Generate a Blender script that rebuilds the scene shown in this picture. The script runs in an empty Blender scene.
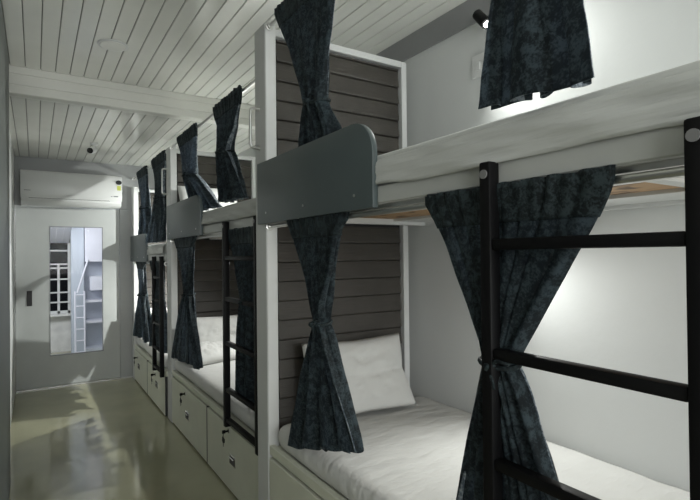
import bpy, bmesh, math, random
from mathutils import Vector, Matrix, noise
PI = math.pi
sc = bpy.context.scene
COL = sc.collection
rnd = random.Random(7)

# ------------------------------------------------------------------ materials
def new_mat(name):
    m = bpy.data.materials.new(name); m.use_nodes = True
    nt = m.node_tree; nt.nodes.clear()
    out = nt.nodes.new('ShaderNodeOutputMaterial')
    b = nt.nodes.new('ShaderNodeBsdfPrincipled')
    nt.links.new(b.outputs[0], out.inputs[0])
    return m, nt, b, out

def mat(name, col, rough=.5, metal=0, var=.06, nscale=6, bump=0, bscale=60, spec=.5, coat=0, stretch=None, bdist=.01):
    m, nt, b, out = new_mat(name)
    tc = nt.nodes.new('ShaderNodeTexCoord')
    n = nt.nodes.new('ShaderNodeTexNoise'); n.inputs['Scale'].default_value = nscale
    n.inputs['Detail'].default_value = 5
    r = nt.nodes.new('ShaderNodeValToRGB')
    r.color_ramp.elements[0].position = .3; r.color_ramp.elements[1].position = .7
    lo = [max(0, c*(1-var)) for c in col]; hi = [min(1, c*(1+var)) for c in col]
    r.color_ramp.elements[0].color = (*lo, 1); r.color_ramp.elements[1].color = (*hi, 1)
    nt.links.new(tc.outputs['Object'], n.inputs['Vector'])
    nt.links.new(n.outputs['Fac'], r.inputs[0]); nt.links.new(r.outputs[0], b.inputs['Base Color'])
    b.inputs['Roughness'].default_value = rough; b.inputs['Metallic'].default_value = metal
    b.inputs['Specular IOR Level'].default_value = spec
    b.inputs['Coat Weight'].default_value = coat; b.inputs['Coat Roughness'].default_value = .08
    if bump:
        n2 = nt.nodes.new('ShaderNodeTexNoise'); n2.inputs['Scale'].default_value = bscale; n2.inputs['Detail'].default_value = 4
        if stretch:
            mp = nt.nodes.new('ShaderNodeMapping'); mp.inputs['Scale'].default_value = stretch[:3]
            mp.inputs['Rotation'].default_value = (0, 0, stretch[3])
            nt.links.new(tc.outputs['Object'], mp.inputs[0]); nt.links.new(mp.outputs[0], n2.inputs['Vector'])
        else: nt.links.new(tc.outputs['Object'], n2.inputs['Vector'])
        bp = nt.nodes.new('ShaderNodeBump'); bp.inputs['Strength'].default_value = bump; bp.inputs['Distance'].default_value = bdist
        nt.links.new(n2.outputs['Fac'], bp.inputs['Height']); nt.links.new(bp.outputs[0], b.inputs['Normal'])
    return m

def emit(name, col, s):
    m, nt, b, out = new_mat(name)
    b.inputs['Base Color'].default_value = (*col, 1)
    b.inputs['Emission Color'].default_value = (*col, 1); b.inputs['Emission Strength'].default_value = s
    return m

def curtain_mat(name, lo, hi, tcol, tw, header=False):
    m, nt, b, out = new_mat(name)
    tc = nt.nodes.new('ShaderNodeTexCoord')
    n = nt.nodes.new('ShaderNodeTexNoise'); n.inputs['Scale'].default_value = 42; n.inputs['Detail'].default_value = 6
    n.inputs['Roughness'].default_value = .7; n.inputs['Distortion'].default_value = .6
    n2 = nt.nodes.new('ShaderNodeTexNoise'); n2.inputs['Scale'].default_value = 190; n2.inputs['Detail'].default_value = 3
    mul = nt.nodes.new('ShaderNodeMath'); mul.operation = 'MULTIPLY_ADD'; mul.inputs[1].default_value = .45; 
    nt.links.new(tc.outputs['Object'], n.inputs['Vector']); nt.links.new(tc.outputs['Object'], n2.inputs['Vector'])
    nt.links.new(n2.outputs['Fac'], mul.inputs[0]); 
    sub = nt.nodes.new('ShaderNodeMath'); sub.operation = 'SUBTRACT'; sub.inputs[1].default_value = .22
    nt.links.new(n.outputs['Fac'], sub.inputs[0]); nt.links.new(sub.outputs[0], mul.inputs[2])
    def ramp(a, c):
        r = nt.nodes.new('ShaderNodeValToRGB'); r.color_ramp.elements[0].position = .45; r.color_ramp.elements[1].position = .59
        r.color_ramp.elements[0].color = (*a, 1); r.color_ramp.elements[1].color = (*c, 1)
        nt.links.new(mul.outputs[0], r.inputs[0]); return r
    r1 = ramp(lo, hi); nt.links.new(r1.outputs[0], b.inputs['Base Color'])
    b.inputs['Roughness'].default_value = .75; b.inputs['Specular IOR Level'].default_value = .25
    b.inputs['Sheen Weight'].default_value = .06; b.inputs['Sheen Tint'].default_value = (.4, .55, .65, 1)
    bp = nt.nodes.new('ShaderNodeBump'); bp.inputs['Strength'].default_value = .35; bp.inputs['Distance'].default_value = .004
    nt.links.new(mul.outputs[0], bp.inputs['Height']); nt.links.new(bp.outputs[0], b.inputs['Normal'])
    if tw:
        t = nt.nodes.new('ShaderNodeBsdfTranslucent')
        r2 = ramp([c*.55 for c in tcol], tcol); nt.links.new(r2.outputs[0], t.inputs[0])
        mx = nt.nodes.new('ShaderNodeMixShader'); mx.inputs[0].default_value = tw
        nt.links.new(b.outputs[0], mx.inputs[1]); nt.links.new(t.outputs[0], mx.inputs[2]); nt.links.new(mx.outputs[0], out.inputs[0])
    return m

M = dict(
    wall=mat('wall_paint', (.64, .655, .645), .55, var=.03, nscale=2, bump=.05, bscale=40),
    fascia=mat('grey_paint', (.27, .275, .275), .5, var=.04),
    slat=mat('gloss_pvc', (.88, .88, .83), .22, var=.05, nscale=3, coat=.2),
    beamm=mat('beam_pvc', (.74, .74, .69), .35, var=.04, nscale=3),
    groove=mat('groove_dark', (.20, .20, .18), .7),
    floor=mat('polished_tile', (.33, .325, .22), .11, var=.10, nscale=2.2, spec=.6),
    door=mat('door_laminate', (.47, .49, .48), .4, var=.03),
    doorwall=mat('end_wall_paint', (.40, .41, .41), .5, var=.03),
    darkwall=mat('dark_laminate', (.11, .125, .12), .45, var=.05),
    white=mat('white_laminate', (.66, .67, .66), .38, var=.03),
    post=mat('post_laminate', (.55, .56, .55), .4, var=.03),
    railm=mat('rail_laminate', (.48, .49, .47), .4, var=.03),
    drawer=mat('drawer_laminate', (.62, .63, .53), .4, var=.04),
    guard=mat('slate_laminate', (.072, .092, .094), .38, var=.05),
    edge=mat('guard_edge_band', (.05, .065, .07), .4),
    slatboard=mat('brown_louvre', (.052, .047, .040), .45, var=.18, nscale=9, bump=.25, bscale=30, stretch=(.3, 1, 6, 0)),
    black=mat('black_powdercoat', (.004, .004, .0045), .5, var=.1, spec=.18),
    blackcap=mat('grey_cap', (.2, .2, .2), .4),
    steel=mat('brushed_steel', (.62, .62, .60), .28, 1),
    chrome=mat('chrome', (.75, .75, .75), .15, 1),
    sheet=mat('white_sheet', (.62, .62, .60), .85, var=.03, bump=.9, bscale=7, stretch=(1.0, 2.8, 1, .9), spec=.2, bdist=.013),
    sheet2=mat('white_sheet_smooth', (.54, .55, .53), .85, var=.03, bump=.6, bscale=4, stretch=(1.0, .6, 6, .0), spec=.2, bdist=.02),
    pillow=mat('pillow_cotton', (.64, .64, .62), .85, var=.02, bump=.3, bscale=10, spec=.2),
    plast=mat('white_plastic', (.66, .67, .66), .3, var=.02),
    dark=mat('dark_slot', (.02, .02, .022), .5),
    nightglass=mat('dark_tinted_glass', (.012, .013, .015), .9, spec=.03),
    lens=mat('lens_black', (.004, .004, .004), .08),
    label=mat('yellow_green_label', (.55, .60, .12), .5, var=.2, nscale=120),
    mark=mat('grey_print', (.25, .26, .27), .5),
    track=mat('steel_track', (.6, .6, .58), .35, .6),
    pale=mat('pale_blue_paint', (.50, .55, .62), .5, var=.03),
    bright=mat('cabinet_white', (.80, .81, .90), .4, var=.02),
    marble=mat('pale_marble', (.70, .70, .68), .3, var=.12, nscale=9),
    shelf=mat('shelf_grey', (.62, .66, .74), .4),
    lampglow=emit('lamp_lens_glow', (1, .98, .93), 12),
    sky=emit('window_daylight', (.85, .92, 1), 1.0),
    seam=mat('seam', (.08, .08, .075), .7),
    cur=curtain_mat('curtain_damask', (.0045, .0075, .0085), (.034, .050, .055), (.60, .68, .78), .24),
    curlin=curtain_mat('curtain_reverse', (.10, .13, .16), (.36, .40, .44), (.5, .6, .7), .2),
    curhead=curtain_mat('curtain_header', (.0045, .0075, .0085), (.028, .041, .045), (0, 0, 0), 0),
)
# plywood with dark resin mottles
def ply():
    m, nt, b, out = new_mat('plywood_underside')
    tc = nt.nodes.new('ShaderNodeTexCoord'); mp = nt.nodes.new('ShaderNodeMapping'); mp.inputs['Scale'].default_value = (9, 3.2, 1)
    w = nt.nodes.new('ShaderNodeTexNoise'); w.inputs['Scale'].default_value = 1.6; w.inputs['Detail'].default_value = 2; w.inputs['Distortion'].default_value = 1.2
    r = nt.nodes.new('ShaderNodeValToRGB')
    r.color_ramp.elements[0].position = .36; r.color_ramp.elements[0].color = (.10, .055, .025, 1)
    r.color_ramp.elements[1].position = .44; r.color_ramp.elements[1].color = (.42, .26, .13, 1)
    nt.links.new(tc.outputs['Object'], mp.inputs[0]); nt.links.new(mp.outputs[0], w.inputs['Vector'])
    nt.links.new(w.outputs['Fac'], r.inputs[0]); nt.links.new(r.outputs[0], b.inputs['Base Color'])
    b.inputs['Roughness'].default_value = .6
    return m
M['ply'] = ply()
def glass():
    m, nt, b, out = new_mat('clear_glass')
    tr = nt.nodes.new('ShaderNodeBsdfTransparent'); gl = nt.nodes.new('ShaderNodeBsdfGlossy'); gl.inputs['Roughness'].default_value = .02
    mx = nt.nodes.new('ShaderNodeMixShader'); mx.inputs[0].default_value = .004
    nt.links.new(tr.outputs[0], mx.inputs[1]); nt.links.new(gl.outputs[0], mx.inputs[2]); nt.links.new(mx.outputs[0], out.inputs[0])
    return m
M['glass'] = glass()

# ------------------------------------------------------------------ mesh helpers (world coordinates)
def B(): return bmesh.new()
def box(bm, x0, x1, y0, y1, z0, z1, bev=0, seg=2):
    t = bmesh.new()
    v = [t.verts.new((x, y, z)) for x in (x0, x1) for y in (y0, y1) for z in (z0, z1)]
    for f in ((0,1,3,2),(4,6,7,5),(0,4,5,1),(2,3,7,6),(0,2,6,4),(1,5,7,3)): t.faces.new([v[i] for i in f])
    bmesh.ops.recalc_face_normals(t, faces=t.faces)
    if bev: bmesh.ops.bevel(t, geom=t.edges[:], offset=bev, segments=seg, affect='EDGES', profile=.5)
    merge(bm, t)
def merge(bm, t):
    me = bpy.data.meshes.new('tmp'); t.to_mesh(me); t.free(); bm.from_mesh(me); bpy.data.meshes.remove(me)
def tube(bm, pts, r, n=14, caps=True):
    pts = [Vector(p) for p in pts]; rings = []
    up = None
    for i, p in enumerate(pts):
        d = (pts[min(i+1, len(pts)-1)] - pts[max(i-1, 0)]).normalized()
        if up is None: up = d.orthogonal().normalized()
        up = (up - d*up.dot(d)).normalized(); s = d.cross(up)
        rr = r[i] if isinstance(r, (list, tuple)) else r
        rings.append([bm.verts.new(p + up*math.cos(a)*rr + s*math.sin(a)*rr) for a in [2*PI*k/n for k in range(n)]])
    for a, b in zip(rings, rings[1:]):
        for k in range(n): bm.faces.new((a[k], a[(k+1)%n], b[(k+1)%n], b[k]))
    if caps: bm.faces.new(rings[0][::-1]); bm.faces.new(rings[-1])
def prism(bm, poly, axis, a, b, bev=0):
    t = bmesh.new()
    def P(p, q):
        return {'x': (q, p[0], p[1]), 'y': (p[0], q, p[1]), 'z': (p[0], p[1], q)}[axis]
    v0 = [t.verts.new(P(p, a)) for p in poly]; v1 = [t.verts.new(P(p, b)) for p in poly]
    t.faces.new(v0); t.faces.new(v1[::-1]); n = len(poly)
    for i in range(n): t.faces.new((v0[i], v1[i], v1[(i+1)%n], v0[(i+1)%n]))
    bmesh.ops.recalc_face_normals(t, faces=t.faces)
    if bev: 
        es = [e for e in t.edges if abs((e.verts[0].co-e.verts[1].co).normalized()['xyz'.index(axis)]) < .5]
        bmesh.ops.bevel(t, geom=es, offset=bev, segments=2, affect='EDGES', profile=.5)
    merge(bm, t)
def obj(name, bm, m, parent=None, smooth=False, mats=None):
    bmesh.ops.recalc_face_normals(bm, faces=bm.faces) if not mats else None
    me = bpy.data.meshes.new(name); bm.to_mesh(me); bm.free()
    o = bpy.data.objects.new(name, me); COL.objects.link(o)
    for mm in (mats or [m]): me.materials.append(M[mm] if isinstance(mm, str) else mm)
    if parent:
        w = Vector(parent.location); p = parent.parent
        while p: w += Vector(p.location); p = p.parent
        me.transform(Matrix.Translation(-w)); o.parent = parent
    if smooth is True:
        for f in me.polygons: f.use_smooth = True
    elif smooth:
        me.set_sharp_from_angle(angle=math.radians(smooth))
        for f in me.polygons: f.use_smooth = True
    return o
def thing(name, label, cat, loc, group=None):
    o = bpy.data.objects.new(name, None); COL.objects.link(o); o.location = loc; o.empty_display_size = .1
    o['label'] = label; o['category'] = cat
    if group: o['group'] = group
    return o
def tag(o, label, cat, group=None):
    o['label'] = label; o['category'] = cat
    if group: o['group'] = group
    return o
def struct(name, bm, m, smooth=False):
    o = obj(name, bm, m, None, smooth); o['kind'] = 'structure'; return o

# ------------------------------------------------------------------ key dimensions
XL, XR, YE, ZN, ZF, YB = -.17, 1.74, 6.0, 2.55, 2.38, 3.70

# ------------------------------------------------------------------ room shell
b = B(); box(b, -1.7, 2.0, -2.2, 9.2, -.08, 0); struct('floor', b, 'floor')
# ceilings of glossy strips: each strip is a raised board over a dark groove backing
def slat_ceiling(name, x0, x1, y0, y1, z, w=.081, off=-.128):
    b = B()
    k0 = int(math.floor((x0-off)/w))-1; x = off + k0*w
    while x < x1:
        a, c = max(x+.0022, x0), min(x+w-.0022, x1)
        if c-a > .004: box(b, a, c, y0, y1, z, z+.012, .0022, 1)
        x += w
    o = struct(name, b, 'slat')
    b = B(); box(b, x0, x1, y0, y1, z+.009, z+.03); g = obj('groove_backing', b, 'groove', o); return o
slat_ceiling('ceiling', -1.6, 1.80, -2.1, YB+.02, ZN)
slat_ceiling('ceiling', -1.6, 1.80, YB+.09, YE, ZF)
slat_ceiling('ceiling', -1.2, 1.80, YE+.1, 9.0, 2.40)
# step beam between the two ceiling heights, clad with horizontal strips
b = B()
for z0, z1 in ((2.38, 2.432), (2.435, 2.50), (2.503, 2.549)): box(b, -1.6, 1.80, YB, YB+.03, z0, z1, .003, 1)
box(b, -1.6, 1.80, YB+.004, YB+.09, 2.379, 2.56, .002, 1)
struct('trim_1', b, 'beamm')
b = B(); box(b, XR, XR+.1, -2.1, YE+.1, 0, 2.62); struct('wall_right', b, 'wall')
b = B(); box(b, XR-.012, XR, -2.1, YB, 2.425, ZN, .002, 1); struct('trim_2', b, 'fascia')
b = B(); box(b, XL-.12, XL, 3.6, YE+.1, 0, 2.62); struct('wall_left', b, 'white')
b = B(); box(b, -.62, -.128, 2.3, 3.6, 0, ZN, .004, 1); struct('wall_left_pier', b, 'darkwall')
b = B(); box(b, -1.7, -1.6, -2.1, 3.6, 0, 2.62); struct('wall_left_near', b, 'fascia')
b = B(); box(b, -1.6, -.62, 3.5, 3.6, 0, 2.62); struct('wall_left_return', b, 'wall')
# unseen wall behind the camera; wide window opening added to admit fill light
b = B()
box(b, -1.7, -1.1, -2.2, -2.1, 0, 2.62); box(b, 1.66, 1.84, -2.2, -2.1, 0, 2.62)
box(b, -1.1, 1.66, -2.2, -2.1, 0, .9); box(b, -1.1, 1.66, -2.2, -2.1, 2.3, 2.62)
struct('wall_back_unseen', b, 'fascia')
b = B()
for x in (-1.1, -.2, .71, 1.62): box(b, x, x+.04, -2.17, -2.12, .9, 2.3)
for z in (.9, 2.26): box(b, -1.1, 1.66, -2.17, -2.12, z, z+.04)
w1 = struct('fill_window', b, 'white')  # unseen window, added and widened so its light reaches the bunks
# end wall around the door, above it (behind the air conditioner) and beside it
b = B()
box(b, XL-.12, 1.84, YE+.02, YE+.10, 1.90, 2.62); box(b, .80, 1.84, YE+.02, YE+.10, 0, 1.90)
box(b, XL-.12, XL, YE+.02, YE+.10, 0, 1.90)
box(b, XL, .875, YE, YE+.02, 1.882, 2.38)
struct('wall_far', b, 'doorwall')
b = B(); box(b, .795, .93, YE-.012, YE+.02, 0, 1.875, .003, 1); struct('trim_3', b, 'doorwall')
b = B(); box(b, XL, .925, YE-.025, YE+.02, 0, .014, .003, 1); struct('trim_4', b, 'track')
# sliding door with a tall glass pane
GX0, GX1, GZ0, GZ1 = .126, .628, .326, 1.679
b = B(); y0, y1 = YE, YE+.04; dx0, dx1, dz0, dz1 = XL+.004, .79, .018, 1.878
box(b, dx0, GX0, y0, y1, dz0, dz1); box(b, GX1, dx1, y0, y1, dz0, dz1)
box(b, GX0, GX1, y0, y1, dz0, GZ0); box(b, GX0, GX1, y0, y1, GZ1, dz1)
door = struct('door_1', b, 'door')
b = B(); box(b, GX0-.002, GX1+.002, YE+.015, YE+.021, GZ0-.002, GZ1+.002); obj('glass_pane', b, 'glass', door)
b = B(); e = .007
box(b, GX0, GX0+e, YE-.003, YE+.03, GZ0, GZ1); box(b, GX1-e, GX1, YE-.003, YE+.03, GZ0, GZ1)
box(b, GX0, GX1, YE-.003, YE+.03, GZ0, GZ0+e); box(b, GX0, GX1, YE-.003, YE+.03, GZ1-e, GZ1)
obj('glazing_bead', b, 'mark', door)
b = B(); box(b, -.072, -.026, YE-.008, YE+.002, .858, 1.014, .003); obj('door_handle', b, 'dark', door)

# ------------------------------------------------------------------ room beyond the glass
b = B(); box(b, -1.3, -1.2, YE+.1, 9.1, 0, 2.5); struct('wall_beyond_left', b, 'wall')
b = B(); box(b, 2.0, 2.1, YE+.1, 9.1, 0, 2.5); struct('wall_beyond_right', b, 'wall')
b = B(); GY = 8.2
box(b, .43, 2.0, GY, GY+.08, 0, 2.45); box(b, -1.2, -.35, GY, GY+.08, 0, 2.45)
box(b, -.35, .43, GY, GY+.08, 0, .55); box(b, -.35, .43, GY, GY+.08, 1.62, 2.45)
struct('wall_beyond', b, 'marble')
gw = B()
box(gw, -.35, .43, GY+.02, GY+.05, .55, .585); box(gw, -.35, .43, GY+.02, GY+.05, 1.565, 1.60)
box(gw, -.35, -.32, GY+.02, GY+.05, .55, 1.60); box(gw, .40, .43, GY+.02, GY+.05, .55, 1.60); box(gw, .27, .30, GY+.02, GY+.05, .55, 1.25)
for zz in ():pass
gwo = struct('window_1', gw, 'white')
gb = B()
for z in (.70, .84, 1.03, 1.19, 1.245, 1.44): box(gb, -.34, .42, GY-.01, GY+.015, z, z+.02)
obj('grille_bar', gb, 'white', gwo)
b = B(); box(b, -.40, .48, GY+.30, GY+.33, .4, 1.7); obj('window_glass', b, 'nightglass', gwo)
b = B(); box(b, -.35, .43, GY-.12, GY, .52, .55); struct('trim_5', b, 'marble')
b = B()
for k in range(12): prism(b, [(7.1, 1.86), (GY, 1.56), (GY, 1.58), (7.1, 1.88)], 'x', -.6+.085*k, -.6+.085*k+.079)
struct('trim_7', b, 'bright')
b = B(); box(b, .41, .56, 7.6, 7.75, 0, 2.40); struct('trim_6', b, 'pale')
# white cabinet stack in the next room
cab = thing('wall_cabinet', 'white cabinet stack with open shelves seen through the door glass', 'cabinet', (.85, 7.7, 0))
b = B(); box(b, .57, 1.2, 7.78, 7.80, 0, 2.2); box(b, 1.18, 1.2, 7.5, 7.78, 0, 2.2); obj('back_panel', b, 'shelf', cab)
b = B(); box(b, .57, 1.18, 7.5, 7.78, 1.29, 2.2, .004); obj('upper_cabinet', b, 'bright', cab)
b = B(); box(b, .63, 1.18, 7.52, 7.78, .90, 1.09, .004); obj('storage_box', b, 'bright', cab)
for z in (.74, .46): b = B(); box(b, .57, 1.18, 7.5, 7.78, z, z+.03, .002); obj('shelf', b, 'bright', cab)
b = B(); box(b, .57, 1.18, 7.5, 7.78, 0, .12); obj('plinth', b, 'shelf', cab)
lad = thing('step_ladder', 'slim white metal ladder leaning beside the cabinet beyond the glass', 'ladder', (.5, 7.4, 0))
for x in (.445, .555):
    b = B(); tube(b, [(x, 7.40, 0), (x, 7.47, .90)], .012, 8); obj('side_rail', b, 'bright', lad)
for k in range(6):
    b = B(); z = .1+.15*k; tube(b, [(.445, 7.40+z*.078, z), (.555, 7.40+z*.078, z)], .009, 8); obj('rung', b, 'bright', lad)
b = B(); tube(b, [(.47, 7.45, .88), (.60, 7.47, 1.32)], .012, 8); obj('brace', b, 'bright', lad)

# ------------------------------------------------------------------ soft things
def softbox(bm, x0, x1, y0, y1, z0, z1, r, seg=.03, wr=0, seed=0, sag=0):
    t = bmesh.new(); L = (x1-x0, y1-y0, z1-z0); c = Vector(((x0+x1)/2, (y0+y1)/2, (z0+z1)/2))
    N = [max(6, int(l/seg)) for l in L]; cache = {}
    def V(i, j, k):
        key = (i, j, k)
        if key in cache: return cache[key]
        p = Vector((x0+L[0]*i/N[0], y0+L[1]*j/N[1], z0+L[2]*k/N[2]))
        q = Vector([min(max(p[a], (x0, y0, z0)[a]+r), (x1, y1, z1)[a]-r) for a in range(3)])
        d = p-q; 
        if d.length > 1e-9: p = q + d.normalized()*r if d.length > r else p
        if wr:
            nn = (p-c); nn = Vector((nn.x/L[0], nn.y/L[1], nn.z/L[2])).normalized()
            w = noise.noise(Vector((p.x*7+seed, p.y*3, p.z*9))) * .6 + noise.noise(Vector((p.x*13+p.y*9, p.y*7-p.x*9+seed, p.z*15)))*.4
            p = p + nn*wr*w
        if sag: p.z -= sag*max(0, (p.z-z0)/L[2])*(abs(2*(p.y-c.y)/L[1])**4)
        cache[key] = t.verts.new(p); return cache[key]
    for a in range(3):
        u, v = [q for q in range(3) if q != a]
        for side in (0, N[a]):
            for i in range(N[u]):
                for j in range(N[v]):
                    ids = []
                    for di, dj in ((0,0),(1,0),(1,1),(0,1)):
                        k = [0,0,0]; k[a] = side; k[u] = i+di; k[v] = j+dj; ids.append(V(*k))
                    t.faces.new(ids)
    bmesh.ops.recalc_face_normals(t, faces=t.faces); merge(bm, t)
def mattress(label, x0, x1, y0, y1, z0, z1, r=.04, wr=.006, seed=0, m='sheet', skirt=None):
    o = thing('mattress', label, 'mattress', ((x0+x1)/2, (y0+y1)/2, z0))
    b = B(); softbox(b, x0, x1, y0, y1, z0, z1, r, .025, wr, seed); obj('fitted_sheet', b, m, o, True)
    if skirt:
        sx, ya, yb, zt, zb, amp = skirt   # the sheet drawn down over the side, with a wavy lower hem
        b = B(); n = int((yb-ya)/.012); rows = 9; grid = []
        for i in range(n+1):
            y = ya+(yb-ya)*i/n
            hem = zb + amp*noise.noise(Vector((y*2.4+seed, 1.3, 0))) + amp*.5*noise.noise(Vector((y*7+seed, 4.3, 0)))
            row = []
            for j in range(rows+1):
                t = j/rows; z = zt+(hem-zt)*t
                x = sx - .004 - .010*math.sin(t*PI*.6) + .010*noise.noise(Vector((y*3+z*26, z*40-y*6, seed)))
                if t == 0: x = sx+.02
                row.append(b.verts.new((x, y, z)))
            grid.append(row)
        for i in range(n):
            for j in range(rows): b.faces.new((grid[i][j], grid[i+1][j], grid[i+1][j+1], grid[i][j+1]))
        s = obj('sheet_side_drop', b, m, o, True); md = s.modifiers.new('thick', 'SOLIDIFY'); md.thickness = .003; md.offset = 0
    return o
def pillow(label, cx, cy, cz, w, h, d, lean, rotz=0, bend=0, seed=0, group=None):
    """w across x, h height, d thickness; lean is the tilt back against the headboard"""
    b = B(); n, m2 = 40, 28; rows = []
    for side in (1, -1):
        g = []
        for i in range(n+1):
            u = -1+2*i/n; r = []
            for j in range(m2+1):
                v = -1+2*j/m2
                e = max(0, (1-abs(u)**2.6))*max(0, (1-abs(v)**2.6)); th = (e**.42)
                px = u*w/2*(1-.05*(1-abs(v))**1*abs(u)); pz = v*h/2*(1-.07*(1-abs(u))*abs(v))
                wr = .5*noise.noise(Vector((u*3+seed, v*3, side)))*e*.03 + .010*e*noise.noise(Vector((u*9+v*5, v*8-u*4+seed, side)))
                py = -side*(th*d/2) + wr
                if bend:   # a slumped pillow: the lower half pushed forward with a crease
                    py -= bend*max(0, -v+.05)**1.2*(.8+.3*u); 
                    py += .022*math.exp(-((v+.02-.10*u)/.07)**2)*(side > 0)*max(0, u+.3)*e
                r.append((px, py, pz))
            g.append(r)
        rows.append(g)
    R = Matrix.Translation((cx, cy, cz)) @ Matrix.Rotation(rotz, 4, 'Z') @ Matrix.Rotation(-lean, 4, 'X')
    for si, g in enumerate(rows):
        vs = [[b.verts.new(R @ Vector(p)) for p in r] for r in g]
        for i in range(n):
            for j in range(m2):
                f = (vs[i][j], vs[i+1][j], vs[i+1][j+1], vs[i][j+1]); b.faces.new(f if si == 0 else f[::-1])
    bmesh.ops.remove_doubles(b, verts=b.verts, dist=.0008)
    o = obj('pillow', b, 'pillow', None, True); tag(o, label, 'pillow', group or 'white pillows on the bunks'); return o

# ------------------------------------------------------------------ bunk beds
def louvre(bm, x0, x1, z0, z1, y, pitch=.0885):
    """overlapping horizontal boards, front face looking to -y"""
    z = z0
    while z < z1-.004:
        t = min(z+pitch, z1)
        prism(bm, [(y, z), (y-.016, z+.004), (y-.018, z+.010), (y-.006, t-.001), (y, t)], 'x', x0, x1)
        z += pitch
def rounded_panel(y_round, y_flat, z0, z1, r=.11):
    pts = [(y_flat, z0), (y_flat, z1)]
    for k in range(11):
        a = PI/2*k/10; pts.append((y_round+r-r*math.sin(a), z1-r+r*math.cos(a)))
    pts.append((y_round, z0)); return pts
def bunk(label, X, yh, yf, dpost, zpost, zu, base_z, drawers, panel, dark_front=False, handle=None, footpost=False, gm='guard', bedlow=.50, railh=.052):
    o = thing('bunk_bed', label, 'bunk bed', ((X+XR)/2, (yh+yf)/2, 0), 'bunk beds in a row')
    y1 = yh+dpost
    b = B(); box(b, X, X+.052, yh, y1, 0, zpost, .003, 2); obj('post', b, 'post', o)
    b = B(); box(b, X+.002, X+.052, yh-.006, yh, 0, zpost-.004, .002, 1)
    box(b, 1.638, 1.672, yh-.006, yh+.03, 0, zpost-.02, .002, 1)
    box(b, X+.052, 1.638, yh-.006, yh+.03, zpost-.052, zpost-.02, .002, 1)
    obj('headboard_frame', b, 'white', o)
    b = B(); box(b, X+.05, 1.70, yh+.03, y1-.004, 0, zpost-.03); obj('back_board', b, 'post', o)
    b = B(); box(b, X+.052, 1.638, yh+.025, yh+.029, base_z, zpost-.052); obj('dark_backing', b, 'dark', o)
    b = B(); louvre(b, X+.062, 1.628, zu+.02, zpost-.060, yh+.024); obj('upper_headboard', b, 'slatboard', o)
    b = B(); louvre(b, X+.062, 1.628, bedlow, zu-.012, yh+.024); obj('lower_headboard', b, 'slatboard', o)
    # upper bed frame
    b = B(); box(b, X, X+.028, yf, yh-.006, zu, zu+railh, .003, 1); obj('side_rail', b, 'railm', o)
    b = B(); box(b, X+.028, 1.50, yf, yh-.008, zu+.022, zu+.036); obj('plywood_deck', b, 'ply', o)
    b = B(); box(b, 1.50, XR-.012, yf, yh-.010, zu+.010, zu+.036, .001, 1); obj('painted_board', b, 'white', o)
    b = B(); box(b, XR-.012, XR-.002, yf, yh-.012, zu-.004, zu+.036, .002, 1); obj('wall_batten', b, 'white', o)
    b = B(); box(b, X+.30, XR-.03, yh-.10, yh-.06, zu-.006, zu+.022, .002, 1); obj('cross_bearer', b, 'white', o)
    b = B(); box(b, X+.028, XR-.03, (yh+yf)/2-.55, (yh+yf)/2-.51, zu-.006, zu+.022, .002, 1); obj('cross_bearer', b, 'white', o)
    b = B(); box(b, X+.028, X+.040, yf, yh-.008, zu-.012, zu+.02, .001, 1); obj('rail_channel', b, 'steel', o)
    # guard panel at the head end of the upper bed
    pa, pb, pz0, pz1 = panel
    b = B(); prism(b, rounded_panel(pa, pb, pz0, pz1), 'x', X-.021, X-.001, .0025); g = obj('guard_panel', b, gm, o, 35)
    for y in (pa+.10, (pa+pb)/2, pb-.10):
        b = B(); tube(b, [(X-.0235, y, pz0+.045), (X-.0195, y, pz0+.045)], .005, 10); obj('screw', b, 'steel', g)
    # base with drawers
    b = B(); box(b, X+.05, XR-.01, yf, yh-.008, 0, base_z-.03); box(b, X+.004, X+.03, yf, yh-.008, base_z-.04, base_z+.0, .002, 1)
    box(b, X+.02, XR-.01, yf, yh-.008, base_z-.04, base_z-.012)
    obj('base_box', b, 'drawer', o)
    for (da, db, lock, pull, lz, pz) in drawers:
        b = B(); box(b, X, X+.02, da+.004, db-.004, .014, base_z-.052, .002, 1); d = obj('drawer', b, 'drawer', o)
        b = B(); box(b, X-.0012, X+.019, da-.007, da+.007, .012, base_z-.045); obj('gap_shade_strip', b, 'dark', o)  # black strip stands in for the shade in the drawer gap
        b = B(); tube(b, [(X-.008, lock, lz), (X+.002, lock, lz)], .014, 14); obj('drawer_lock', b, 'chrome', d, 40)
        b = B(); tube(b, [(X-.008, lock, lz), (X-.026, lock, lz)], .006, 8)
        box(b, X-.044, X-.024, lock-.003, lock+.003, lz-.010, lz+.010, .002, 1)
        tube(b, [(X-.036, lock+.0, lz-.010), (X-.036, lock+.006, lz-.024), (X-.036, lock+.002, lz-.034)], .002, 6)
        prism(b, [(lock-.020, lz-.036), (lock+.016, lz-.030), (lock+.022, lz-.052), (lock+.008, lz-.064), (lock-.016, lz-.058)], 'x', X-.038, X-.034)
        prism(b, [(lock+.000, lz-.058), (lock+.008, lz-.058), (lock+.006, lz-.085), (lock+.001, lz-.082)], 'x', X-.037, X-.035)
        obj('key', b, 'black', d)
        b = B(); w2, h2 = .048, .028
        box(b, X-.004, X+.001, pull-w2, pull+w2, pz-h2, pz+h2, .0015, 1); cp = obj('cup_pull', b, 'chrome', d)
        b = B(); box(b, X-.006, X-.002, pull-w2+.009, pull+w2-.009, pz-h2+.007, pz+h2-.010, .001, 1); obj('pull_recess', b, 'dark', cp)
        b = B(); tube(b, [(X-.012, pull-w2+.012, pz+h2-.012), (X-.012, pull+w2-.012, pz+h2-.012)], .0028, 8); obj('pull_lip', b, 'steel', cp)
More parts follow.
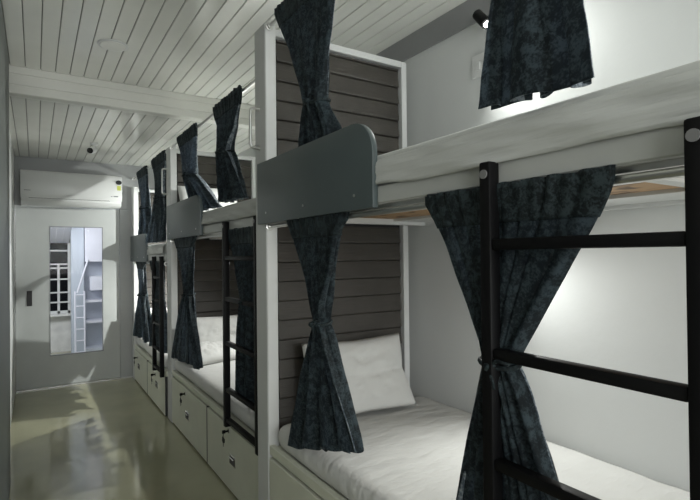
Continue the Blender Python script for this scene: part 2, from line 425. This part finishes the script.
    if handle:
        hy, ha, hb = handle
        b = B(); xo = X-.042
        tube(b, [(X, hy, hb), (X-.028, hy, hb), (X-.039, hy, hb-.004), (xo, hy, hb-.016), (xo, hy, ha+.016), (X-.039, hy, ha+.004), (X-.028, hy, ha), (X, hy, ha)], .0065, 12)
        for z in (ha, hb): tube(b, [(X-.004, hy, z), (X+.001, hy, z)], .013, 14)
        obj('grab_handle', b, 'steel', o, 50)
    if footpost:
        b = B(); box(b, X, X+.052, yf-.05, yf, 0, zpost, .003, 2); obj('post', b, 'post', o)
        b = B(); box(b, XR-.06, XR-.02, yf-.05, yf, 0, zpost, .003, 2); obj('post', b, 'post', o)
        b = B(); box(b, X+.052, XR-.06, yf-.03, yf, zpost-.05, zpost-.01); obj('foot_bar', b, 'post', o)
        b = B(); box(b, X+.052, XR-.06, yf-.03, yf, 0, base_z); obj('foot_panel', b, 'post', o)
    return o
XN, XM, XF = .865, .932, .916
bunk('nearest bunk bed with dark slate guard panel and brown louvred headboards', XN, 2.04, .06, .12, 2.39, 1.503, .512,
     [(1.05, 2.03, 1.50, 1.45, .40, .25), (.07, 1.05, .60, .55, .40, .25)], (1.19, 2.09, 1.490, 1.762), handle=(2.11, 1.84, 2.02), footpost=True, bedlow=.52)
bunk('middle bunk bed of the row, grey guard panel, two locked drawers facing the corridor', XM, 4.17, 2.165, .14, 2.255, 1.497, .426,
     [(3.19, 4.16, 3.72, 3.673, .338, .187), (2.17, 3.19, 2.75, 2.70, .352, .198)], (3.24, 4.21, 1.489, 1.762), handle=(4.27, 1.87, 2.08), gm='guard', bedlow=.43)
bunk('farthest bunk bed beside the end wall with the sliding door', XF, 5.86, 4.315, .12, 2.125, 1.315, .385,
     [(5.11, 5.85, 5.62, 5.56, .282, .200), (4.32, 5.11, 4.70, 4.66, .288, .205)], (5.03, 5.93, 1.300, 1.578), handle=None, gm='guard', bedlow=.38)

# mattresses
mattress('crumpled white mattress on the lower level of the nearest bunk', XN+.018, XR-.012, .08, 2.012, .500, .612, .05, .008, 3, 'sheet')
mattress('grey-white mattress on the upper level of the nearest bunk, above the black ladder', XN+.012, XR-.012, .08, 2.010, 1.540, 1.658, .03, .003, 5, 'sheet2', (XN+.006, .10, 2.0, 1.640, 1.553, .014))
mattress('white mattress on the lower level of the middle bunk', XM+.012, XR-.012, 2.20, 4.145, .428, .530, .04, .006, 7, 'sheet')
mattress('white mattress on the upper level of the middle bunk', XM+.012, XR-.012, 2.20, 4.140, 1.534, 1.652, .03, .003, 9, 'sheet2', (XM+.006, 2.2, 4.1, 1.635, 1.550, .012))
mattress('white mattress on the lower level of the farthest bunk', XF+.012, XR-.012, 4.34, 5.835, .387, .490, .04, .006, 11, 'sheet')
mattress('white mattress on the upper level of the farthest bunk', XF+.012, XR-.012, 4.34, 5.830, 1.353, 1.465, .03, .003, 13, 'sheet2', (XF+.006, 4.35, 5.8, 1.452, 1.368, .010))

# pillows
pillow('slumped white pillow on the lower level of the nearest bunk', 1.27, 1.93, .785, .54, .345, .13, .20, -.03, .06, 1)
pillow('white pillow against the headboard on the lower level of the middle bunk', 1.33, 4.03, .680, .62, .36, .13, .28, .03, .05, 5)
pillow('second white pillow lying before the headboard on the lower middle bunk', 1.16, 3.86, .59, .42, .30, .11, 1.25, .2, 0, 8)
pillow('bright white pillow on the upper level of the middle bunk behind the tied curtain', 1.22, 4.05, 1.78, .50, .30, .12, .3, 0, .03, 11)
pillow('white pillow on the lower level of the farthest bunk', 1.25, 5.72, .63, .56, .34, .12, .3, 0, .03, 15)

# ------------------------------------------------------------------ ladders
def ladder(label, x, ya, yb, z0, z1, rungs, w=.030, d=.034):
    o = thing('ladder', label, 'ladder', (x+d/2, (ya+yb)/2, z0), 'black bunk ladders')
    for y in (ya, yb):
        b = B(); t = []
        box(b, x, x+d, y-w/2, y+w/2, z0, z1, .005, 2); r = obj('side_rail', b, 'black', o, 40)
        b = B(); tube(b, [(x-.003, y, z1-.028), (x+.001, y, z1-.028)], .010, 16); obj('bolt_cap', b, 'blackcap', r)
    for z in rungs:
        b = B(); box(b, x+.004, x+d-.004, ya+w/2, yb-w/2, z-.012, z+.012, .004, 2); obj('rung', b, 'black', o, 40)
    return o
ladder('black metal ladder on the nearest bunk, in the right foreground', XN-.036, .340, .748, .30, 1.551, (1.369, 1.131, .893, .66, .43))
ladder('black metal ladder hooked on the middle bunk', XM-.036, 2.262, 2.735, .385, 1.545, (1.338, 1.107, .858, .598, .428), .034)
ladder('small black metal ladder on the farthest bunk', XF-.036, 4.165+.19, 4.66, .335, 1.352, (1.169, .966, .768, .550, .38), .034)

# ------------------------------------------------------------------ curtain rods
def rod(label, x, z, ya, yb, r=.009):
    o = thing('curtain_rod', label, 'curtain rod', (x, (ya+yb)/2, z), 'steel curtain rods')
    b = B(); tube(b, [(x, ya, z), (x, yb, z)], r, 14); obj('rod', b, 'steel', o, 40)
    for y, s in ((ya, 1), (yb, -1)):
        b = B(); tube(b, [(x, y, z), (x, y+s*.006, z), (x, y+s*.007, z), (x, y+s*.02, z)], [r*2.1, r*2.1, r*1.4, r*1.4], 16); obj('end_bracket', b, 'steel', o, 40)
rod('steel curtain rod above the upper level of the nearest bunk', XN+.020, 2.372, .07, 2.034)
rod('steel curtain rod under the upper bed of the nearest bunk', XN+.014, 1.478, .07, 2.034)
rod('steel curtain rod above the upper level of the middle bunk', XM+.015, 2.240, 2.162, 4.169)
rod('steel curtain rod under the upper bed of the middle bunk', XM+.014, 1.474, 2.168, 4.164)
rod('steel curtain rod above the upper level of the farthest bunk', XF+.03, 2.232, 4.312, 5.99)
rod('steel curtain rod under the upper bed of the farthest bunk', XF+.014, 1.288, 4.318, 5.854)

# ------------------------------------------------------------------ curtains
def curtain(label, x, zt, top, tie, bot, seed, n=9, rt=1.0, hdr=.062, amp=(.007, .030, .030), curl=0, zhem=None, tiefrac=None, shape=(1.25, .75), xtie=None, band=True, topslack=.0):
    """top=(y left, y right) on the rod; tie=(yl, yr, z); bot=((x,y,z) left hem, (x,y,z) right hem). left = larger y.
    curl: how far the right (s=1) edge rolls outward to show the reverse"""
    R = random.Random(seed); ph = R.random()*6
    ytl, ytr = top; yml, ymr, zm = tie; (xbl, ybl, zbl), (xbr, ybr, zbr) = bot
    o = thing('curtain', label, 'curtain', (x, (ytl+ytr)/2, min(zbl, zbr)), 'dark blue-green tied curtains')
    xt = xtie if xtie is not None else x
    NS, NT = 240, 84
    def S(s, t):
        # t in 0..1 : rod -> tie at tm -> hem
        tm = .5
        if t < tm:
            q = t/tm; wq = q**shape[0]; wq = wq*(1-.18) + .18*math.sin(q*PI/2)
            yl = ytl+(yml-ytl)*wq; yr = ytr+(ymr-ytr)*wq; z = zt+(zm-zt)*q
            a = amp[0]+(amp[1]-amp[0])*q**2; xb = x+(xt-x)*q; rip = 0
        else:
            q = (t-tm)/(1-tm); wq = q**shape[1]; wq = wq*.85+.15*q
            yl = yml+(ybl-yml)*wq; yr = ymr+(ybr-ymr)*wq
            zb = zbl+(zbr-zbl)*s; z = zm+(zb-zm)*q
            a = amp[1]+(amp[2]-amp[1])*q**.6; xb = xt+((xbl+(xbr-xbl)*s)-xt)*q
        nn = n
        w = s*nn*2*PI + ph + .9*noise.noise(Vector((s*3.1+seed, t*1.6, 0)))*2.2
        fold = math.sin(w)+.35*math.sin(w*2.3+seed)
        if t > .5: fold = fold*(1-.45*(t-.5)*2) + .9*math.sin(w*.5+seed)*(t-.5)*2
        yy = yl+(yr-yl)*(s + .45/nn*math.sin(w*1.0+1.2)*(1 if .03 < s < .97 else 0))
        xx = xb - .014*math.exp(-t/.12) + a*fold + .0035*math.exp(-t/.10)*math.sin(s*n*4.3*2*PI+2*math.sin(s*11+seed)) + .006*noise.noise(Vector((s*9, t*8, seed)))*min(1, t*6)
        if curl and s > .90:
            c = (s-.90)/.10; cc = curl*math.sin(min(1, t/.10)*PI/2)*(1-.5*math.exp(-((t-.5)/.06)**2))
            yy += cc*(.55*c*c); xx -= cc*.55*math.sin(c*PI*.8)
        z += .006*noise.noise(Vector((s*6+seed, 7, 0)))*(t > .93)
        return Vector((xx, yy, z))
    b = B(); g = [[b.verts.new(S(i/NS, j/NT)) for j in range(NT+1)] for i in range(NS+1)]
    for i in range(NS):
        for j in range(NT): b.faces.new((g[i][j], g[i+1][j], g[i+1][j+1], g[i][j+1]))
    me = bpy.data.meshes.new('curtain_panel'); b.to_mesh(me); b.free()
    c = bpy.data.objects.new('curtain_panel', me); COL.objects.link(c); me.transform(Matrix.Translation(-Vector(o.location))); c.parent = o
    me.materials.append(M['curlin']); me.materials.append(M['cur'])
    for f in me.polygons: f.use_smooth = True
    md = c.modifiers.new('cloth_thickness', 'SOLIDIFY'); md.thickness = .0024; md.offset = 0; md.material_offset = 1; md.material_offset_rim = 0
    md.use_rim = True
    # gathered header sleeve round the rod with a ruffled top edge
    b = B(); NS2 = 240; NH = 7; gg = []; tmax = (hdr/(zt-zm))*.5
    for i in range(NS2+1):
        q = i/NS2; col = []
        for k in (2, 1):
            p = S(q, 0); col.append(b.verts.new((p.x, p.y, zt+.012*k+(.007*noise.noise(Vector((q*40, seed, 0))) if k == 2 else 0))))
        for k in range(NH+1): col.append(b.verts.new(S(q, tmax*k/NH)))
        gg.append(col)
    for i in range(NS2):
        for k in range(NH+2): b.faces.new((gg[i][k], gg[i+1][k], gg[i+1][k+1], gg[i][k+1]))
    h = obj('header_sleeve', b, 'curhead', o, True)
    md = h.modifiers.new('cloth_thickness', 'SOLIDIFY'); md.thickness = .0075; md.offset = 0
    if band:
        # tie band: a loop round the waist with a small knot and two loose ends
        b = B(); pts = []; yc = (yml+ymr)/2; ry = abs(yml-ymr)/2+.012; rx = amp[1]*1.25+.008
        pts = [(xt+rx*math.cos(a), yc+ry*math.sin(a), zm+.006*math.sin(a+1)) for a in [2*PI*k/28 for k in range(29)]]
        tube(b, pts, .0055, 8, False)
        tube(b, [(xt-rx, yc, zm), (xt-rx-.012, yc-.006, zm-.004), (xt-rx-.004, yc-.02, zm+.004)], [.009, .010, .006], 8)
        tube(b, [(xt-rx-.004, yc-.005, zm), (xt-rx-.012, yc-.035, zm+.014), (xt-rx-.008, yc-.062, zm+.010)], [.005, .004, .003], 8)
        tube(b, [(xt-rx-.004, yc+.0, zm), (xt-rx-.012, yc-.018, zm-.024), (xt-rx-.008, yc-.022, zm-.050)], [.005, .004, .003], 8)
        obj('tie_band', b, 'curhead', o, True)
    return o
G = 'curtain'
curtain('dark curtain on the upper nearest bunk, tied, its hem behind the slate guard panel', XN+.020, 2.372, (1.925, 1.42), (1.650, 1.545, 1.915),
        ((XN+.05, 1.80, 1.672), (XN+.05, 1.43, 1.672)), 1, 8, amp=(.007, .024, .028))
curtain('dark curtain flared over the nearest upper mattress, in front of the light switch', XN+.020, 2.372, (.86, .44), (.715, .605, 2.02),
        ((XN+.02, .795, 1.684), (XN+.0, .503, 1.664)), 2, 4, amp=(.007, .022, .016), shape=(1.2, .40))
curtain('dark curtain tied beside the pillow on the lower level of the nearest bunk', XN+.014, 1.478, (1.805, 1.365), (1.592, 1.545, 1.105),
        ((XN-.008, 1.785, .590), (XN+.03, 1.31, .715)), 3, 8, amp=(.007, .022, .016), curl=.05, shape=(1.1, .8))
curtain('dark curtain tied behind the black ladder of the nearest bunk', XN+.014, 1.478, (.965, .485), (.790, .718, 1.105),
        ((XN+.03, .905, .63), (XN+.03, .535, .63)), 4, 8, amp=(.007, .022, .026), shape=(1.05, .85))
curtain('dark tied curtain nearest the headboard on the upper level of the middle bunk', XM+.015, 2.240, (3.90, 3.40), (3.70, 3.50, 1.93),
        ((XM+.05, 3.62, 1.67), (XM+.08, 3.12, 1.67)), 5, 8, amp=(.007, .028, .03))
curtain('dark tied curtain beside the steel grab handle, on the upper level of the middle bunk', XM+.015, 2.240, (2.985, 2.52), (2.92, 2.74, 1.955),
        ((XM+.04, 2.93, 1.672), (XM+.04, 2.60, 1.672)), 6, 8, amp=(.007, .028, .03))
curtain('dark curtain tied on the lower level of the middle bunk, near its headboard', XM+.014, 1.474, (3.99, 3.43), (3.70, 3.60, 1.075),
        ((XM-.02, 4.08, .552), (XM+.03, 3.38, .58)), 7, 8, amp=(.007, .024, .02), curl=.06, shape=(1.1, .7))
curtain('dark curtain tied behind the ladder of the middle bunk', XM+.014, 1.474, (2.73, 2.22), (2.53, 2.40, 1.11),
        ((XM+.04, 2.66, .57), (XM+.04, 2.40, .57)), 8, 8, amp=(.007, .026, .03))
curtain('dark tied curtain nearest the end wall on the upper level of the farthest bunk', XF+.03, 2.232, (5.68, 5.20), (5.42, 5.20, 1.84),
        ((XF+.03, 5.56, 1.49), (XF+.03, 5.10, 1.49)), 9, 8, amp=(.007, .028, .03))
curtain('dark tied curtain beside the middle post on the upper level of the farthest bunk', XF+.03, 2.232, (4.90, 4.36), (4.73, 4.47, 1.87),
        ((XF-.0, 5.02, 1.482), (XF+.0, 4.36, 1.482)), 10, 8, amp=(.007, .028, .026))
curtain('dark curtain tied on the lower level of the farthest bunk, next to the sliding door', XF+.014, 1.288, (5.66, 5.18), (5.45, 5.29, .965),
        ((XF-.01, 5.80, .512), (XF+.03, 5.0, .53)), 11, 8, amp=(.007, .026, .026), curl=.06)
curtain('dark curtain tied behind the ladder of the farthest bunk', XF+.014, 1.288, (4.90, 4.36), (4.73, 4.50, .965),
        ((XF+.02, 4.92, .52), (XF+.03, 4.36, .53)), 12, 8, amp=(.007, .028, .03))

# ------------------------------------------------------------------ air conditioner
ac = thing('air_conditioner', 'white split air conditioner above the sliding door', 'air conditioner', (.335, 5.9, 1.87))
ax0, ax1 = -.120, .795
prof = [(5.998, 2.222), (5.84, 2.226), (5.812, 2.218), (5.797, 2.195), (5.790, 2.10), (5.788, 1.985), (5.792, 1.975)]
b = B(); prism(b, prof+[(5.80, 1.95), (5.998, 1.95)], 'x', ax0, ax1, .004); obj('front_cover', b, 'plast', ac, 35)
b = B(); prism(b, [(5.998, 1.955), (5.815, 1.955), (5.812, 1.925), (5.83, 1.90), (5.87, 1.885), (5.998, 1.880)], 'x', ax0+.004, ax1-.004, .003); obj('lower_body', b, 'plast', ac, 35)
b = B(); box(b, ax0+.07, ax1-.12, 5.806, 5.83, 1.944, 1.960, .001, 1); obj('air_slot', b, 'dark', ac)
b = B(); prism(b, [(5.793, 1.944), (5.800, 1.946), (5.822, 1.902), (5.868, 1.882), (5.862, 1.877), (5.812, 1.897), (5.792, 1.925)], 'x', ax0+.06, ax1-.11, .001); obj('louvre_flap', b, 'plast', ac, 35)
b = B(); box(b, ax1-.050, ax1-.012, 5.7885, 5.793, 2.065, 2.115, .0, 1); obj('energy_label', b, 'label', ac)
b = B(); prism(b, [(.762+.030*math.cos(a), 2.150+.024*math.sin(a)) for a in [2*PI*k/20 for k in range(20)]], 'y', 5.789, 5.794); obj('round_sticker', b, 'dark', ac)
b = B(); box(b, ax1-.085, ax1-.04, 5.7875, 5.792, 1.992, 2.004); box(b, ax1-.11, ax1-.095, 5.7875, 5.792, 1.992, 2.000); obj('display_mark', b, 'mark', ac)
b = B(); box(b, ax0+.03, ax0+.085, 5.7865, 5.790, 2.018, 2.024); obj('badge', b, 'mark', ac)

# ------------------------------------------------------------------ small fittings
o = thing('ceiling_light', 'round white flush ceiling light, switched off', 'ceiling light', (.376, 3.05, ZN))
b = B(); tube(b, [(.376, 3.05, ZN), (.376, 3.05, ZN-.004), (.376, 3.05, ZN-.007)], [.080, .080, .075], 40); obj('rim', b, 'plast', o, 40)
b = B(); tube(b, [(.376, 3.05, ZN-.006), (.376, 3.05, ZN-.009)], [.068, .066], 40); obj('diffuser', b, 'slat', o, 40)
o = thing('security_camera', 'small white security camera with black lens under the far ceiling', 'camera', (.44, 4.95, ZF))
b = B(); tube(b, [(.455, 4.98, ZF), (.455, 4.98, ZF-.012), (.455, 4.98, ZF-.022)], [.034, .034, .018], 20); tube(b, [(.455, 4.98, ZF-.01), (.450, 4.97, ZF-.05)], .012, 10); obj('mount', b, 'plast', o, 40)
dv = Vector((-.42, -.86, -.28)).normalized(); c0 = Vector((.452, 5.0, ZF-.055))
b = B(); tube(b, [c0, c0+dv*.01, c0+dv*.075, c0+dv*.085], [.020, .030, .032, .028], 20); obj('camera_body', b, 'plast', o, 40)
b = B(); tube(b, [c0+dv*.080, c0+dv*.087, c0+dv*.090], [.026, .026, .018], 20); obj('lens', b, 'lens', o, 40)
o = thing('light_switch', 'white double light switch plate on the wall beside the dark curtain', 'light switch', (XR, 1.60, 2.21))
b = B(); box(b, XR-.010, XR, 1.50, 1.625, 2.165, 2.27, .003); obj('plate', b, 'plast', o)
for y in (1.585, 1.54):
    b = B(); box(b, XR-.014, XR-.009, y-.012, y+.012, 2.195, 2.235, .002, 1); obj('rocker', b, 'white', o)

def lamp(label, y, z, power, dirv=(-.36, -.66, -.70), ang=150, size=.012, off=.065):
    """small black reading spotlight on the back wall"""
    o = thing('reading_lamp', label, 'wall lamp', (XR, y, z), 'black reading spotlights in the bunks')
    d = Vector(dirv).normalized(); p = Vector((XR-off, y, z))
    b = B(); tube(b, [(XR-.001, y, z), (XR-.012, y, z)], .022, 20); tube(b, [(XR-.01, y, z), (XR-off+.015, y, z)], .007, 10); obj('wall_mount', b, 'black', o, 40)
    b = B(); tube(b, [p-d*.045, p-d*.042, p+d*.045, p+d*.050], [.018, .023, .025, .024], 22); obj('lamp_head', b, 'black', o, 40)
    b = B(); tube(b, [p+d*.0495, p+d*.052], .015, 20); obj('lamp_lens', b, 'lampglow', o, 40)
    l = bpy.data.lights.new('reading_light', 'SPOT'); l.energy = power; l.spot_size = math.radians(ang); l.spot_blend = .9
    l.shadow_soft_size = size; l.color = (.98, 1, .965)
    lo = bpy.data.objects.new('reading_light', l); COL.objects.link(lo); lo.location = p+d*.06 - Vector(o.location)
    lo.rotation_euler = d.to_track_quat('-Z', 'Y').to_euler(); lo.parent = o
    return o
PW = 44
lamp('black spotlight on the wall above the nearest upper mattress', 1.512, 2.392, 50, (-.06, -.66, -.75), 125)
lamp('black spotlight on the wall inside the lower level of the nearest bunk', 1.50, 1.40, 28, (-.42, -.68, -.55), 140, .012, .11)
lamp('black spotlight on the wall of the middle bunk, upper level', 3.62, 2.15, 60, (-.6, -.2, -.6))
lamp('black spotlight on the wall of the middle bunk, lower level', 3.62, 1.38, 34, (-.6, -.3, -.6))
lamp('black spotlight on the wall of the farthest bunk, upper level', 5.2, 2.0, 95, (-.6, .2, -.6))
lamp('black spotlight on the wall of the farthest bunk, lower level', 5.2, 1.20, 95, (-.7, .1, -.5))

# ------------------------------------------------------------------ added fill light, next-room daylight, world
def area(name, loc, rot, sx, sy, e, col=(1, 1, 1)):
    l = bpy.data.lights.new(name, 'AREA'); l.shape = 'RECTANGLE'; l.size = sx; l.size_y = sy; l.energy = e; l.color = col
    o = bpy.data.objects.new(name, l); COL.objects.link(o); o.location = loc; o.rotation_euler = rot; return o
area('fill_light_behind', (.30, -2.3, 1.6), (PI/2, 0, 0), 2.6, 1.35, 88, (.98, 1, .98))  # added fill light outside the made-up window behind the camera
area('daylight_next_room', (-.3, 6.35, 1.9), (PI/2-.35, 0, -.25), 1.0, .7, 26, (.93, .96, 1))
w = bpy.data.worlds.new('World'); sc.world = w; w.use_nodes = True
w.node_tree.nodes['Background'].inputs[0].default_value = (.75, .85, 1, 1); w.node_tree.nodes['Background'].inputs[1].default_value = .6

# ------------------------------------------------------------------ camera
cd = bpy.data.cameras.new('Camera'); cam = bpy.data.objects.new('Camera', cd); COL.objects.link(cam)
cd.sensor_width = 36; cd.lens = 492.0/700*36; cd.clip_start = .02
r2 = Vector((.84213291, -.53917076, -.01034636)); u2 = Vector((.00362985, -.01351802, .99990204)); f = Vector((.53925781, .84208797, .00942686))
m = Matrix((( r2.x, u2.x, -f.x, 0), (r2.y, u2.y, -f.y, 0), (r2.z, u2.z, -f.z, 1.35), (0, 0, 0, 1)))
cam.matrix_world = m
sc.camera = cam
sc.view_settings.view_transform = 'Standard'; sc.view_settings.look = 'None'; sc.view_settings.gamma = 1
sc.view_settings.use_curve_mapping = False; sc.view_settings.exposure = 0
